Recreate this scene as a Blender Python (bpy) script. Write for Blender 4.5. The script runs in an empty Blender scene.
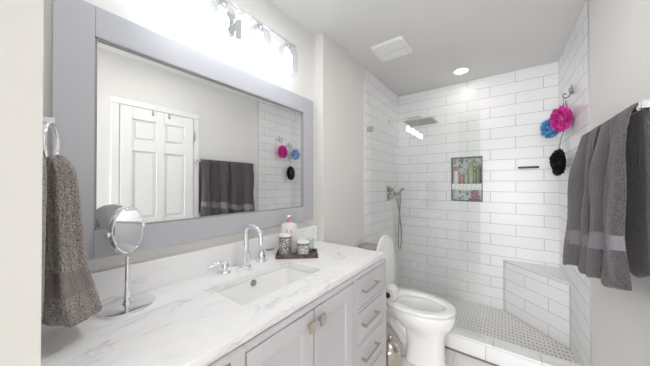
import bpy, bmesh, math, random
from mathutils import Vector, Matrix
random.seed(4)
sc = bpy.context.scene
C = sc.collection
# ------------------------------------------------------------------ camera
F, YAW, PITCH, HC = 239.75, 0.6388, 0.0069, 1.294
cam = bpy.data.cameras.new('camera'); cam.sensor_width = 36; cam.lens = F / 650 * 36; cam.clip_start = 0.01
co = bpy.data.objects.new('camera', cam); C.objects.link(co)
co.location = (0, 0, HC); co.rotation_euler = (math.pi / 2 + PITCH, 0, YAW)
sc.camera = co
# ------------------------------------------------------------------ world, exposure
w = bpy.data.worlds.new('world'); sc.world = w; w.use_nodes = True
w.node_tree.nodes['Background'].inputs[0].default_value = (0.9, 0.95, 1, 1)
w.node_tree.nodes['Background'].inputs[1].default_value = 0.3
sc.view_settings.view_transform = 'Standard'; sc.view_settings.look = 'None'
sc.view_settings.gamma = 1; sc.view_settings.use_curve_mapping = False
sc.view_settings.exposure = 0.3
BULB = 23.0      # emission of each vanity bulb
CAN = 190.0       # emission of each recessed ceiling light
FILL = 18.0      # emission of the fill lamp added behind the camera
sc.cycles.max_bounces = 14; sc.cycles.diffuse_bounces = 8; sc.cycles.glossy_bounces = 8
sc.cycles.transparent_max_bounces = 24; sc.cycles.transmission_bounces = 12
sc.cycles.sample_clamp_indirect = 6
# fill light added behind the camera, with no known window there
al = bpy.data.lights.new('fill_light', 'AREA'); al.shape = 'RECTANGLE'; al.size = 1.2; al.size_y = 1.9; al.energy = 92; al.color = (.97, .98, 1)
ao = bpy.data.objects.new('fill_light', al); C.objects.link(ao); ao.location = (-.08, -2.58, 1.15); ao.rotation_euler = (math.pi / 2, 0, 0)
# ------------------------------------------------------------------ room numbers (metres, camera stands over the origin)
L, MR, B, S, R = -1.162, -1.141, -1.087, -1.078, .418
YB, YT, K, H = 1.44, 2.105, 3.06, 2.44
YN = -2.6                       # wall behind the camera
ZC, XF, YE = .868, -.603, 1.437   # counter top, counter front, counter end

# ------------------------------------------------------------------ materials
def mat(name, col, rough=.5, metal=0, **k):
    m = bpy.data.materials.new(name); m.use_nodes = True
    b = m.node_tree.nodes['Principled BSDF']
    b.inputs['Base Color'].default_value = (*col, 1); b.inputs['Roughness'].default_value = rough
    b.inputs['Metallic'].default_value = metal
    for a, v in k.items(): b.inputs[a].default_value = v
    return m
def nd(m, t, **k):
    n = m.node_tree.nodes.new(t)
    for a, v in k.items(): setattr(n, a, v)
    return n
def lk(m, a, b): m.node_tree.links.new(a, b)
def bs(m): return m.node_tree.nodes['Principled BSDF']
def s2l(r, g, b): return tuple(((c / 255 + .055) / 1.055) ** 2.4 if c > 10 else c / 255 / 12.92 for c in (r, g, b))
def noisy(m, c1, c2, scale, bump=0, bscale=None, detail=4, coord='Object', stretch=None, dist=.01):
    tc = nd(m, 'ShaderNodeTexCoord'); src = tc.outputs[coord]
    if stretch:
        mp = nd(m, 'ShaderNodeMapping'); mp.inputs['Scale'].default_value = stretch; lk(m, src, mp.inputs[0]); src = mp.outputs[0]
    n = nd(m, 'ShaderNodeTexNoise'); n.inputs['Scale'].default_value = scale; n.inputs['Detail'].default_value = detail
    lk(m, src, n.inputs['Vector'])
    r = nd(m, 'ShaderNodeValToRGB'); r.color_ramp.elements[0].position = .35; r.color_ramp.elements[1].position = .65
    r.color_ramp.elements[0].color = (*c1, 1); r.color_ramp.elements[1].color = (*c2, 1)
    lk(m, n.outputs[0], r.inputs[0]); lk(m, r.outputs[0], bs(m).inputs['Base Color'])
    if bump:
        n2 = nd(m, 'ShaderNodeTexNoise'); n2.inputs['Scale'].default_value = bscale or scale; n2.inputs['Detail'].default_value = 3
        lk(m, src, n2.inputs['Vector'])
        bp = nd(m, 'ShaderNodeBump'); bp.inputs['Strength'].default_value = bump; bp.inputs['Distance'].default_value = dist
        lk(m, n2.outputs[0], bp.inputs['Height']); lk(m, bp.outputs[0], bs(m).inputs['Normal'])
    return m
dim_wall = mat('low_bounce_wall', (.42, .42, .41), .7)  # grey darkened to cut bounce light from the unseen walls
paint = mat('wall_paint', (.66, .645, .62), .6); noisy(paint, (.775, .763, .742), (.79, .778, .757), 3, .05, 180, dist=.002)
ceil_m = mat('ceiling_paint', (.72, .71, .69), .8); noisy(ceil_m, (.71, .705, .695), (.73, .72, .71), 2, .05, 150, dist=.002)
white_paint = mat('white_trim_paint', (.86, .86, .86), .35)
porcelain = mat('porcelain', (.93, .93, .925), .08); bs(porcelain).inputs['Coat Weight'].default_value = .3
seat_m = mat('seat_plastic', (.93, .93, .93), .2)
chrome = mat('chrome', (.9, .9, .92), .07, 1)
gun = mat('aged_chrome', (.42, .42, .41), .22, 1)
nickel = mat('brushed_nickel', (.60, .55, .49), .28, 1)
steel = mat('satin_steel', (.62, .62, .62), .3, 1)
mirror_m = mat('mirror_glass', (.93, .94, .94), .0, 1)
frame_m = mat('grey_frame_paint', s2l(188, 189, 195), .38)
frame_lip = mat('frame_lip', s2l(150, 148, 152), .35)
cab_m = mat('cabinet_paint', s2l(203, 200, 204), .6)
black_m = mat('black_plastic', (.015, .015, .015), .4)
dark_m = mat('dark_void', (.02, .02, .02), .8)
paper_m = mat('tissue_paper', (.86, .84, .82), .9)
card_m = mat('cardboard', (.23, .13, .08), .9)
can_trim = mat('can_trim', (.85, .85, .85), .4)
vent_m = mat('vent_plastic', (.84, .84, .84), .45)
grout_m = mat('grey_grout', (.52, .51, .49), .8)
water_m = mat('bowl_water', (.78, .82, .8), .03); bs(water_m).inputs['Coat Weight'].default_value = .6
def emis(name, col, s):
    m = bpy.data.materials.new(name); m.use_nodes = True; t = m.node_tree; t.nodes.clear()
    e = t.nodes.new('ShaderNodeEmission'); o = t.nodes.new('ShaderNodeOutputMaterial')
    e.inputs[0].default_value = (*col, 1); e.inputs[1].default_value = s; t.links.new(e.outputs[0], o.inputs[0]); return m
bulb_m = emis('bulb_glow', (.88, .94, 1), BULB)
can_m = emis('can_lens_glow', (1, .975, .94), CAN)
can_s = emis('shower_can_lens_glow', (1, .96, .91), CAN * .22)
fill_m = emis('fill_lamp_glow', (1, .98, .96), FILL)
def thin_glass(name, tint, refl, edge=.6, power=5):
    m = bpy.data.materials.new(name); m.use_nodes = True; t = m.node_tree; t.nodes.clear()
    o = t.nodes.new('ShaderNodeOutputMaterial'); mx = t.nodes.new('ShaderNodeMixShader')
    tr = t.nodes.new('ShaderNodeBsdfTransparent'); gl = t.nodes.new('ShaderNodeBsdfGlossy'); lw = t.nodes.new('ShaderNodeLayerWeight')
    pw = t.nodes.new('ShaderNodeMath'); pw.operation = 'POWER'; pw.inputs[1].default_value = power
    mr = t.nodes.new('ShaderNodeMapRange')
    tr.inputs[0].default_value = (*tint, 1); gl.inputs['Roughness'].default_value = .01; lw.inputs[0].default_value = .5
    mr.inputs['To Min'].default_value = refl; mr.inputs['To Max'].default_value = edge
    t.links.new(lw.outputs['Facing'], pw.inputs[0]); t.links.new(pw.outputs[0], mr.inputs['Value'])
    t.links.new(mr.outputs[0], mx.inputs[0]); t.links.new(tr.outputs[0], mx.inputs[1]); t.links.new(gl.outputs[0], mx.inputs[2])
    t.links.new(mx.outputs[0], o.inputs[0]); return m
glass_m = thin_glass('clear_shower_glass', (.98, .99, .985), .07, .9)
shade_m = thin_glass('clear_lamp_glass', (.90, .92, .93), .06, .55, 2.5)
cup_m = thin_glass('clear_cup_glass', (.95, .98, .97), .06, .4, 3)

def tile_mat(name, bw, rh, mortar, c1, c2, cm, rough=.12, bump=.35, freq=2, off=.5):
    m = mat(name, c1, rough); uv = nd(m, 'ShaderNodeUVMap')
    br = nd(m, 'ShaderNodeTexBrick', offset=off, offset_frequency=freq)
    for a, v in (('Scale', 1), ('Mortar Size', mortar), ('Mortar Smooth', .25), ('Brick Width', bw), ('Row Height', rh), ('Bias', 0)):
        br.inputs[a].default_value = v
    br.inputs['Color1'].default_value = (*c1, 1); br.inputs['Color2'].default_value = (*c2, 1); br.inputs['Mortar'].default_value = (*cm, 1)
    lk(m, uv.outputs[0], br.inputs['Vector']); lk(m, br.outputs['Color'], bs(m).inputs['Base Color'])
    mr = nd(m, 'ShaderNodeMapRange'); mr.inputs['To Min'].default_value = rough; mr.inputs['To Max'].default_value = .8
    lk(m, br.outputs['Fac'], mr.inputs[0]); lk(m, mr.outputs[0], bs(m).inputs['Roughness'])
    n = nd(m, 'ShaderNodeTexNoise'); n.inputs['Scale'].default_value = 9; lk(m, uv.outputs[0], n.inputs['Vector'])
    inv = nd(m, 'ShaderNodeMath', operation='MULTIPLY_ADD'); inv.inputs[1].default_value = -1; inv.inputs[2].default_value = 1
    lk(m, br.outputs['Fac'], inv.inputs[0])
    ad = nd(m, 'ShaderNodeMath', operation='MULTIPLY_ADD'); ad.inputs[1].default_value = .25
    lk(m, n.outputs[0], ad.inputs[0]); lk(m, inv.outputs[0], ad.inputs[2])
    bp = nd(m, 'ShaderNodeBump'); bp.inputs['Strength'].default_value = bump; bp.inputs['Distance'].default_value = .003
    lk(m, ad.outputs[0], bp.inputs['Height']); lk(m, bp.outputs[0], bs(m).inputs['Normal'])
    return m
subway = tile_mat('white_subway_tile', .418, .1104, .0022, (.85, .85, .86), (.87, .87, .88), (.44, .43, .43), rough=.3)
floor_t = tile_mat('floor_tile', .60, .30, .002, (.80, .78, .75), (.83, .81, .78), (.5, .48, .45), rough=.25, bump=.15)
# shower floor: little oblong white tiles with dark dots between them
def mosaic_mat():
    m = mat('basketweave_mosaic', (.8, .79, .77), .3); uv = nd(m, 'ShaderNodeUVMap')
    br = nd(m, 'ShaderNodeTexBrick', offset=.5, offset_frequency=2)
    for a, v in (('Scale', 1), ('Mortar Size', .0016), ('Mortar Smooth', .2), ('Brick Width', .05), ('Row Height', .026), ('Bias', 0)): br.inputs[a].default_value = v
    br.inputs['Color1'].default_value = (.88, .87, .85, 1); br.inputs['Color2'].default_value = (.84, .83, .81, 1); br.inputs['Mortar'].default_value = (.66, .63, .60, 1)
    mp = nd(m, 'ShaderNodeMapping'); mp.inputs['Scale'].default_value = (40, 38.46 / 2, 1); mp.inputs['Location'].default_value = (0, 0, 0)
    lk(m, uv.outputs[0], br.inputs['Vector']); lk(m, uv.outputs[0], mp.inputs[0])
    ck = nd(m, 'ShaderNodeVectorMath', operation='FRACTION'); lk(m, mp.outputs[0], ck.inputs[0])
    sub = nd(m, 'ShaderNodeVectorMath', operation='SUBTRACT'); sub.inputs[1].default_value = (.5, .5, 0); lk(m, ck.outputs[0], sub.inputs[0])
    sx = nd(m, 'ShaderNodeSeparateXYZ'); lk(m, sub.outputs[0], sx.inputs[0])
    ax = nd(m, 'ShaderNodeMath', operation='ABSOLUTE'); ay = nd(m, 'ShaderNodeMath', operation='ABSOLUTE'); lk(m, sx.outputs[0], ax.inputs[0]); lk(m, sx.outputs[1], ay.inputs[0])
    mx = nd(m, 'ShaderNodeMath', operation='MAXIMUM'); lk(m, ax.outputs[0], mx.inputs[0]); lk(m, ay.outputs[0], mx.inputs[1])
    lt = nd(m, 'ShaderNodeMath', operation='LESS_THAN'); lt.inputs[1].default_value = .21; lk(m, mx.outputs[0], lt.inputs[0])
    mix = nd(m, 'ShaderNodeMix', data_type='RGBA'); lk(m, lt.outputs[0], mix.inputs[0]); lk(m, br.outputs['Color'], mix.inputs[6])
    mix.inputs[7].default_value = (.40, .36, .32, 1); lk(m, mix.outputs[2], bs(m).inputs['Base Color'])
    return m
mosaic = mosaic_mat()
def chip_mat():        # glass mosaic inside the niche
    m = mat('glass_mosaic', (.6, .7, .68), .15); uv = nd(m, 'ShaderNodeUVMap')
    v = nd(m, 'ShaderNodeTexVoronoi', distance='CHEBYCHEV'); v.inputs['Scale'].default_value = 42; v.inputs['Randomness'].default_value = .25
    lk(m, uv.outputs[0], v.inputs['Vector']); r = nd(m, 'ShaderNodeValToRGB')
    r.color_ramp.interpolation = 'CONSTANT'
    cs = [(.0, (.62, .72, .69)), (.3, (.28, .36, .35)), (.5, (.78, .82, .8)), (.72, (.42, .52, .5)), (.86, (.7, .78, .76))]
    while len(r.color_ramp.elements) < 5: r.color_ramp.elements.new(.5)
    for e, (p, c) in zip(r.color_ramp.elements, cs): e.position = p; e.color = (*c, 1)
    sep = nd(m, 'ShaderNodeSeparateColor'); lk(m, v.outputs['Color'], sep.inputs[0]); lk(m, sep.outputs[0], r.inputs[0]); lk(m, r.outputs[0], bs(m).inputs['Base Color'])
    return m
chips = chip_mat()
def marble_mat(name, base, vein, sc_=3.0):
    m = mat(name, base, .12); tc = nd(m, 'ShaderNodeTexCoord')
    mp = nd(m, 'ShaderNodeMapping'); mp.inputs['Rotation'].default_value = (.3, .2, .65); mp.inputs['Scale'].default_value = (1, .45, 1.4); lk(m, tc.outputs['Object'], mp.inputs[0])
    n1 = nd(m, 'ShaderNodeTexNoise'); n1.inputs['Scale'].default_value = sc_; n1.inputs['Detail'].default_value = 9; n1.inputs['Roughness'].default_value = .6; n1.inputs['Distortion'].default_value = 1.4
    lk(m, mp.outputs[0], n1.inputs['Vector'])
    # veins where the noise crosses its middle
    a = nd(m, 'ShaderNodeMath', operation='SUBTRACT'); a.inputs[1].default_value = .5; lk(m, n1.outputs[0], a.inputs[0])
    b = nd(m, 'ShaderNodeMath', operation='ABSOLUTE'); lk(m, a.outputs[0], b.inputs[0])
    r = nd(m, 'ShaderNodeValToRGB'); r.color_ramp.elements[0].position = 0; r.color_ramp.elements[1].position = .022
    r.color_ramp.elements[0].color = (1, 1, 1, 1); r.color_ramp.elements[1].color = (0, 0, 0, 1); lk(m, b.outputs[0], r.inputs[0])
    n2 = nd(m, 'ShaderNodeTexNoise'); n2.inputs['Scale'].default_value = sc_ * 1.3; n2.inputs['Detail'].default_value = 4; lk(m, mp.outputs[0], n2.inputs['Vector'])
    r2 = nd(m, 'ShaderNodeValToRGB'); r2.color_ramp.elements[0].position = .42; r2.color_ramp.elements[1].position = .72; lk(m, n2.outputs[0], r2.inputs[0])
    mu = nd(m, 'ShaderNodeMath', operation='MULTIPLY'); lk(m, r.outputs[0], mu.inputs[0]); lk(m, r2.outputs[0], mu.inputs[1])
    ad = nd(m, 'ShaderNodeMath', operation='MULTIPLY_ADD'); ad.inputs[1].default_value = .22; lk(m, r2.outputs[0], ad.inputs[0]); lk(m, mu.outputs[0], ad.inputs[2]); ad.use_clamp = True
    mix = nd(m, 'ShaderNodeMix', data_type='RGBA'); lk(m, ad.outputs[0], mix.inputs[0]); mix.inputs[6].default_value = (*base, 1); mix.inputs[7].default_value = (*vein, 1)
    lk(m, mix.outputs[2], bs(m).inputs['Base Color']); return m
marble = marble_mat('white_marble', (.93, .93, .94), (.60, .60, .615), 4.5)
marble_plain = marble_mat('white_marble_slab', (.84, .84, .84), (.72, .72, .72))
terry = mat('grey_terry_towel', s2l(120, 113, 115), .95); noisy(terry, s2l(46, 41, 44), s2l(100, 92, 96), 260, 1.0, 260, dist=.006); bs(terry).inputs['Sheen Weight'].default_value = .35
terry_l = mat('taupe_terry_towel', s2l(140, 130, 126), .95); noisy(terry_l, s2l(112, 105, 101), s2l(186, 177, 171), 260, 1.0, 330, dist=.006); bs(terry_l).inputs['Sheen Weight'].default_value = .3
band_m = mat('towel_band', s2l(150, 144, 150), .8); noisy(band_m, s2l(116, 110, 118), s2l(134, 128, 136), 500, .3, 500, dist=.002)
wood_m = mat('dark_wood_tray', (.12, .085, .065), .45); noisy(wood_m, (.07, .05, .04), (.2, .15, .12), 6, .2, 40, stretch=(1, 14, 14), dist=.002)
pink_m = mat('magenta_mesh', (.72, .03, .36), .5); noisy(pink_m, (.55, .02, .27), (.85, .10, .50), 60)
blue_m = mat('blue_mesh', (.08, .38, .72), .5); noisy(blue_m, (.05, .28, .62), (.25, .55, .80), 60)
bmesh_m = mat('black_mesh', (.012, .011, .011), .7)
pump_pink = mat('pink_plastic', (.75, .25, .32), .35)
white_pl = mat('white_plastic', (.82, .81, .80), .3)
green_m = mat('green_bottle', (.45, .50, .30), .3)
dkgreen = mat('olive_bottle', (.20, .24, .13), .3)
pinkb = mat('pink_bottle', (.75, .18, .35), .3)
brownb = mat('peach_bottle', (.55, .32, .28), .3)
leafg = mat('green_stalk', (.35, .55, .22), .5)
slab_g = mat('tank_top_grey', s2l(170, 162, 166), .9)
def pattern_mat(name, dark, light, scale, thr):
    m = mat(name, light, .25); tc = nd(m, 'ShaderNodeTexCoord')
    v = nd(m, 'ShaderNodeTexVoronoi', feature='DISTANCE_TO_EDGE'); v.inputs['Scale'].default_value = scale; lk(m, tc.outputs['Object'], v.inputs['Vector'])
    n = nd(m, 'ShaderNodeTexNoise'); n.inputs['Scale'].default_value = scale * 1.5; n.inputs['Distortion'].default_value = 2.5; lk(m, tc.outputs['Object'], n.inputs['Vector'])
    a = nd(m, 'ShaderNodeMath', operation='MULTIPLY_ADD'); a.inputs[1].default_value = .9; lk(m, v.outputs['Distance'], a.inputs[0]); lk(m, n.outputs[0], a.inputs[2])
    g = nd(m, 'ShaderNodeMath', operation='GREATER_THAN'); g.inputs[1].default_value = thr; lk(m, a.outputs[0], g.inputs[0])
    mix = nd(m, 'ShaderNodeMix', data_type='RGBA'); lk(m, g.outputs[0], mix.inputs[0]); mix.inputs[6].default_value = (*dark, 1); mix.inputs[7].default_value = (*light, 1)
    lk(m, mix.outputs[2], bs(m).inputs['Base Color']); return m
damask_dark = pattern_mat('dark_scroll_ceramic', (.16, .16, .17), (.72, .72, .72), 70, .66)
damask_light = pattern_mat('light_scroll_ceramic', (.30, .30, .32), (.80, .80, .80), 80, .60)
shelf_pat = pattern_mat('shelf_mosaic', (.45, .48, .50), (.85, .85, .85), 55, .5)

# ------------------------------------------------------------------ mesh helpers
def obj(name, bm, m, parent=None, smooth=False, bevel=0, seg=2, sub=0, uv=False, angle=None):
    bmesh.ops.recalc_face_normals(bm, faces=bm.faces[:])
    me = bpy.data.meshes.new(name); bm.to_mesh(me); bm.free()
    ms = m if isinstance(m, (list, tuple)) else [m]
    for x in ms: me.materials.append(x)
    if smooth or bevel:
        for p in me.polygons: p.use_smooth = True
    o = bpy.data.objects.new(name, me); C.objects.link(o)
    if uv: box_uv(me)
    if bevel:
        b = o.modifiers.new('bevel', 'BEVEL'); b.width = bevel; b.segments = seg; b.limit_method = 'ANGLE'; b.angle_limit = math.radians(35); b.harden_normals = True
    elif smooth and angle: 
        try: me.set_sharp_from_angle(angle=math.radians(angle))
        except Exception: pass
    if sub:
        s_ = o.modifiers.new('sub', 'SUBSURF'); s_.levels = sub; s_.render_levels = sub
    if parent: o.parent = parent; o.matrix_parent_inverse = parent.matrix_world.inverted() if False else Matrix.Translation(-parent.location)
    return o
def box_uv(me, off=(0, 0)):
    l = me.uv_layers.new(name='UVMap')
    for p in me.polygons:
        n = p.normal
        if abs(n.z) < .7: t = Vector((0, 0, 1)).cross(n).normalized(); f = lambda v: (v.dot(t) - .311, v.z + .1044)
        else: f = lambda v: (v.x, v.y)
        for i in p.loop_indices:
            l.data[i].uv = f(me.vertices[me.loops[i].vertex_index].co)
def box(bm, x0, x1, y0, y1, z0, z1, mi=0):
    vs = [bm.verts.new((x, y, z)) for z in (z0, z1) for y in (y0, y1) for x in (x0, x1)]
    for q in ((0, 1, 3, 2), (4, 5, 7, 6), (0, 1, 5, 4), (2, 3, 7, 6), (0, 2, 6, 4), (1, 3, 7, 5)):
        f = bm.faces.new([vs[i] for i in q]); f.material_index = mi
    return bm
def bx(*a): return box(bmesh.new(), *a)
def prism(bm, pts, z0, z1, mi=0):
    a = [bm.verts.new((x, y, z0)) for x, y in pts]; b = [bm.verts.new((x, y, z1)) for x, y in pts]; n = len(pts)
    bm.faces.new(a).material_index = mi; bm.faces.new(b).material_index = mi
    for i in range(n): bm.faces.new((a[i], a[(i + 1) % n], b[(i + 1) % n], b[i])).material_index = mi
    return bm
def loft(bm, rings, cap0=True, cap1=True, mi=0):
    rs = [[bm.verts.new(p) for p in r] for r in rings]; n = len(rs[0])
    for a, b in zip(rs, rs[1:]):
        for i in range(n): bm.faces.new((a[i], a[(i + 1) % n], b[(i + 1) % n], b[i])).material_index = mi
    if cap0: bm.faces.new(rs[0]).material_index = mi
    if cap1: bm.faces.new(rs[-1]).material_index = mi
    return bm
def circ(c, ax, r, n=24, ph=0):
    ax = Vector(ax).normalized(); u = ax.orthogonal().normalized(); v = ax.cross(u); c = Vector(c)
    return [c + r * (math.cos(2 * math.pi * i / n + ph) * u + math.sin(2 * math.pi * i / n + ph) * v) for i in range(n)]
def lathe(bm, c, prof, ax=(0, 0, 1), n=32, cap0=True, cap1=True, mi=0):
    c = Vector(c); a = Vector(ax).normalized()
    return loft(bm, [circ(c + a * h, a, max(r, 1e-4), n) for r, h in prof], cap0, cap1, mi)
def tube(bm, pts, r, n=12, closed=False, mi=0):
    P = [Vector(p) for p in pts]; N = len(P); rings = []; prev = None
    for i in range(N):
        if closed: t = (P[(i + 1) % N] - P[i - 1]).normalized()
        else: t = (P[min(i + 1, N - 1)] - P[max(i - 1, 0)]).normalized()
        if prev is None: u = t.orthogonal().normalized()
        else: u = (prev - t * prev.dot(t)).normalized()
        prev = u; v = t.cross(u); rr = r[i] if isinstance(r, (list, tuple)) else r
        rings.append([P[i] + rr * (math.cos(2 * math.pi * k / n) * u + math.sin(2 * math.pi * k / n) * v) for k in range(n)])
    if closed:
        rs = [[bm.verts.new(p) for p in q] for q in rings]
        for j in range(N):
            a, b = rs[j], rs[(j + 1) % N]
            for i in range(n): bm.faces.new((a[i], a[(i + 1) % n], b[(i + 1) % n], b[i])).material_index = mi
        return bm
    return loft(bm, rings, mi=mi)
def smoothpath(pts, k=6):
    P = [Vector(p) for p in pts]; out = []
    for i in range(len(P) - 1):
        a, b, c, d = P[max(i - 1, 0)], P[i], P[i + 1], P[min(i + 2, len(P) - 1)]
        for j in range(k):
            t = j / k
            out.append(.5 * ((2 * b) + (c - a) * t + (2 * a - 5 * b + 4 * c - d) * t * t + (-a + 3 * b - 3 * c + d) * t ** 3))
    out.append(P[-1]); return out
def xf(bm, M): bmesh.ops.transform(bm, matrix=M, verts=bm.verts[:]); return bm
def tag(o, label, cat, group=None, kind=None):
    o['label'] = label; o['category'] = cat
    if group: o['group'] = group
    if kind: o['kind'] = kind
    return o
def thing(name, label, cat, loc=(0, 0, 0), group=None):
    o = bpy.data.objects.new(name, None); C.objects.link(o); o.location = loc; o.empty_display_size = .05
    return tag(o, label, cat, group)
def struct(name, bm, m, parent=None, label=None, cat=None, **k):
    o = obj(name, bm, m, parent, **k)
    if not parent: o['kind'] = 'structure'; o['label'] = label or name; o['category'] = cat or name.split('_')[0]
    return o

# ================================================================== ROOM
T = .1
struct('floor', bx(L, R, YN, YT + .02, -.05, 0), floor_t, uv=True, label='pale tiled bathroom floor beside the toilet', cat='floor')
struct('floor_shower', bx(S - .02, R, YT + .1, K, -.03, .015), mosaic, uv=True, label='shower floor of small white mosaic tiles with taupe dots', cat='floor')
# ceiling
struct('ceiling', bx(L - T, R + T, YN - T, K + T, H, H + .1), ceil_m, label='pale grey painted ceiling', cat='ceiling')
struct('wall_left', bx(L - T, L, YN, YB, 0, H), paint, label='painted wall behind the big mirror and vanity', cat='wall')
struct('wall_partition', bx(L, -.58, -.11, .0375, 0, H), paint, label='short painted wall end at the left edge of the photo', cat='wall')
struct('wall_left_projection', bx(L - T, B, YB, YT + .003, 0, H), paint, label='beige wall section jutting forward beyond the vanity', cat='wall')
struct('wall_shower_left', bx(L - T, S, YT + .003, K, 0, H), subway, uv=True, label='white tiled shower wall carrying the rain head', cat='wall')
struct('wall_right', bx(R, R + T, YN, YT - .01, 0, H), paint, label='pale painted wall behind the grey towels', cat='wall')
struct('wall_shower_right', bx(R - .004, R + T, YT - .01, K, 0, H), subway, uv=True, label='white tiled shower wall with the bath puffs', cat='wall')
struct('wall_behind', bx(L - T, R + T, YN - T, YN, 0, H), dim_wall, label='unseen end wall behind the camera, carrying the added fill panel', cat='wall')  # unseen end wall, set far back to weaken the fill light
bm = bx(L, -.29, -.47, -.37, 0, H); box(bm, -.29, R, -.47, -.37, 2.1, H); box(bm, .31, R, -.47, -.37, 0, 2.1)  # added unseen wall; keeps direct fill light off the left wall end
struct('wall_front', bm, dim_wall, label='unseen wall with an opening, added to block the fill light', cat='wall')
wn = struct('window_1', bx(-.72, .41, YN, YN + .015, .17, 2.13), white_paint, label='white backing panel of the added fill light, out of view', cat='window')  # added backing for the fill light, not a known window
# back wall with the niche opening
NX0, NX1, NZ0, NZ1 = -.474, -.179, 1.113, 1.598
bm = bmesh.new()
box(bm, L - T, NX0, K, K + T, 0, H); box(bm, NX1, R + T, K, K + T, 0, H)
box(bm, NX0, NX1, K, K + T, 0, NZ0); box(bm, NX0, NX1, K, K + T, NZ1, H)
struct('wall_back', bm, subway, uv=True, label='white subway tiled back wall of the shower', cat='wall')
bm = bx(NX0, NX1, K + .085, K + .099, NZ0, NZ1)
nb = struct('wall_niche', bm, chips, uv=True, label='recessed shower niche lined with grey green glass mosaic', cat='niche')
bm = bmesh.new(); t = .006
box(bm, NX0 - .004, NX0 + t, K - .003, K + .085, NZ0 - .004, NZ1 + .004); box(bm, NX1 - t, NX1 + .004, K - .003, K + .085, NZ0 - .004, NZ1 + .004)
box(bm, NX0, NX1, K - .003, K + .085, NZ1 - t, NZ1 + .004); box(bm, NX0, NX1, K - .003, K + .085, NZ0 - .004, NZ0 + t)
obj('niche_edge', bm, mat('niche_edge_grey', (.22, .22, .21), .5), nb)
ns = obj('niche_shelf', bx(NX0 + t, NX1 - t, K - .002, K + .085, 1.235, 1.305), white_pl, nb, bevel=.003)
bm = bmesh.new()
for k in range(7):
    for z in (1.255, 1.282): prism(bm, [(NX0 + .028 + k * .039 + (.010 if z > 1.27 else 0) + a_, K - .003 + b_) for a_, b_ in ((0, 0), (.013, 0), (.013, .003), (0, .003))], z - .006, z + .007)
obj('shelf_inlay', bm, grout_m, ns)
for k in range(4):
    for z in (1.14, 1.172, 1.204): pass
# trims
struct('trim_1', bx(B, B + .0035, YT - .002, YT + .003, 0, H), white_paint, label='white edge strip where the shower tile starts on the left', cat='trim')
struct('trim_2', bx(R - .006, R, YT - .014, YT - .010, 0, H), steel, label='white edge strip where the shower tile starts on the right', cat='trim')
struct('baseboard_left', bx(B, B + .012, YE + .02, YT - .012, 0, .10), white_paint, bevel=.003, label='white baseboard behind the toilet', cat='baseboard')
struct('baseboard_right', bx(R - .012, R, 1.29, YT - .02, 0, .10), white_paint, bevel=.003, label='white baseboard under the grey towels', cat='baseboard')
# curb
cu = struct('trim_curb', bx(S, R - .004, YT + .006, YT + .112, 0, .118), subway, uv=True, label='low tiled shower curb below the glass', cat='curb')
bm = bmesh.new()
xs = [S, -.88, -.47, -.06, .2, R - .004]
for a, b in zip(xs, xs[1:]): box(bm, a + .0012, b - .0012, YT - .002, YT + .122, .119, .137)
obj('curb_cap', bm, marble_plain, cu, bevel=.003)
obj('cap_grout', bx(S, R - .004, YT + .003, YT + .118, .118, .134), grout_m, cu)
obj('base_grout', bx(S, R - .004, YT - .002, YT + .006, 0, .010), mat('dark_caulk', (.22, .20, .18), .8), cu)
# corner bench
p0, p1, p2 = (.004, K), (R - .004, K), (R - .004, 2.63)
be = thing('corner_bench', 'triangular tiled shower bench built into the back right corner', 'bench', (.3, 2.9, .015))
obj('bench_base', prism(bmesh.new(), [p0, p1, p2], .015, .512), subway, be, uv=True)
obj('bench_top', prism(bmesh.new(), [(-.004, K), (R - .004, K), (R - .004, 2.618)], .516, .532), marble_plain, be, bevel=.002)
obj('bench_edge', prism(bmesh.new(), [(-.001, K), (R - .004, K), (R - .004, 2.622)], .509, .5165), grout_m, be)
# thin dark corner joints of the bench
bm = bmesh.new(); tube(bm, [(.002, K - .003, .015), (.002, K - .003, .512)], .0032, 6); tube(bm, [(R - .006, 2.628, .015), (R - .006, 2.628, .512)], .0032, 6)
tube(bm, [(.003, K - .004, .017), (R - .008, 2.629, .017)], .0035, 6)
obj('corner_joint', bm, grout_m, be)

# door in the right wall (seen in the mirror)
dr = obj('door_1', bx(R - .006, R + .004, .612, 1.226, .01, 2.0), white_paint); dr['kind'] = 'structure'; tag(dr, 'white six panel door with the mirror showing it', 'door', kind='structure')
dr['label'] = 'white six panel door reflected in the big mirror'
bm = bmesh.new()
cols = [(.612 + .085, .612 + .272), (1.226 - .272, 1.226 - .085)]
rows = [(1.70, 1.89), (.98, 1.60), (.20, .86)]
ys = [.612, cols[0][0], cols[0][1], cols[1][0], cols[1][1], 1.226]
box(bm, R - .022, R - .006, ys[0], ys[1], .01, 2.0); box(bm, R - .022, R - .006, ys[2], ys[3], .01, 2.0); box(bm, R - .022, R - .006, ys[4], ys[5], .01, 2.0)
zz = [.01, .20, .86, .98, 1.60, 1.70, 1.89, 2.0]
for a, b in cols:
    for i in (0, 2, 4, 6): box(bm, R - .022, R - .006, a, b, zz[i], zz[i + 1])
obj('door_frame', bm, white_paint, dr, bevel=.004)
for a, b in cols:
    for c, d in rows: obj('door_panel', bx(R - .018, R - .006, a + .022, b - .022, c + .022, d - .022), white_paint, dr, bevel=.008)
obj('door_handle', lathe(bmesh.new(), (R - .022, .672, .96), [(.028, 0), (.028, -.005), (.01, -.008), (.01, -.03), (.026, -.038), (.028, -.055), (.018, -.066), (.0, -.068)], (1, 0, 0)), nickel, dr, smooth=True)
for hz in (.25, 1.77): obj('door_hinge', bx(R - .028, R - .018, 1.222, 1.245, hz, hz + .09), steel, dr)
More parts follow.
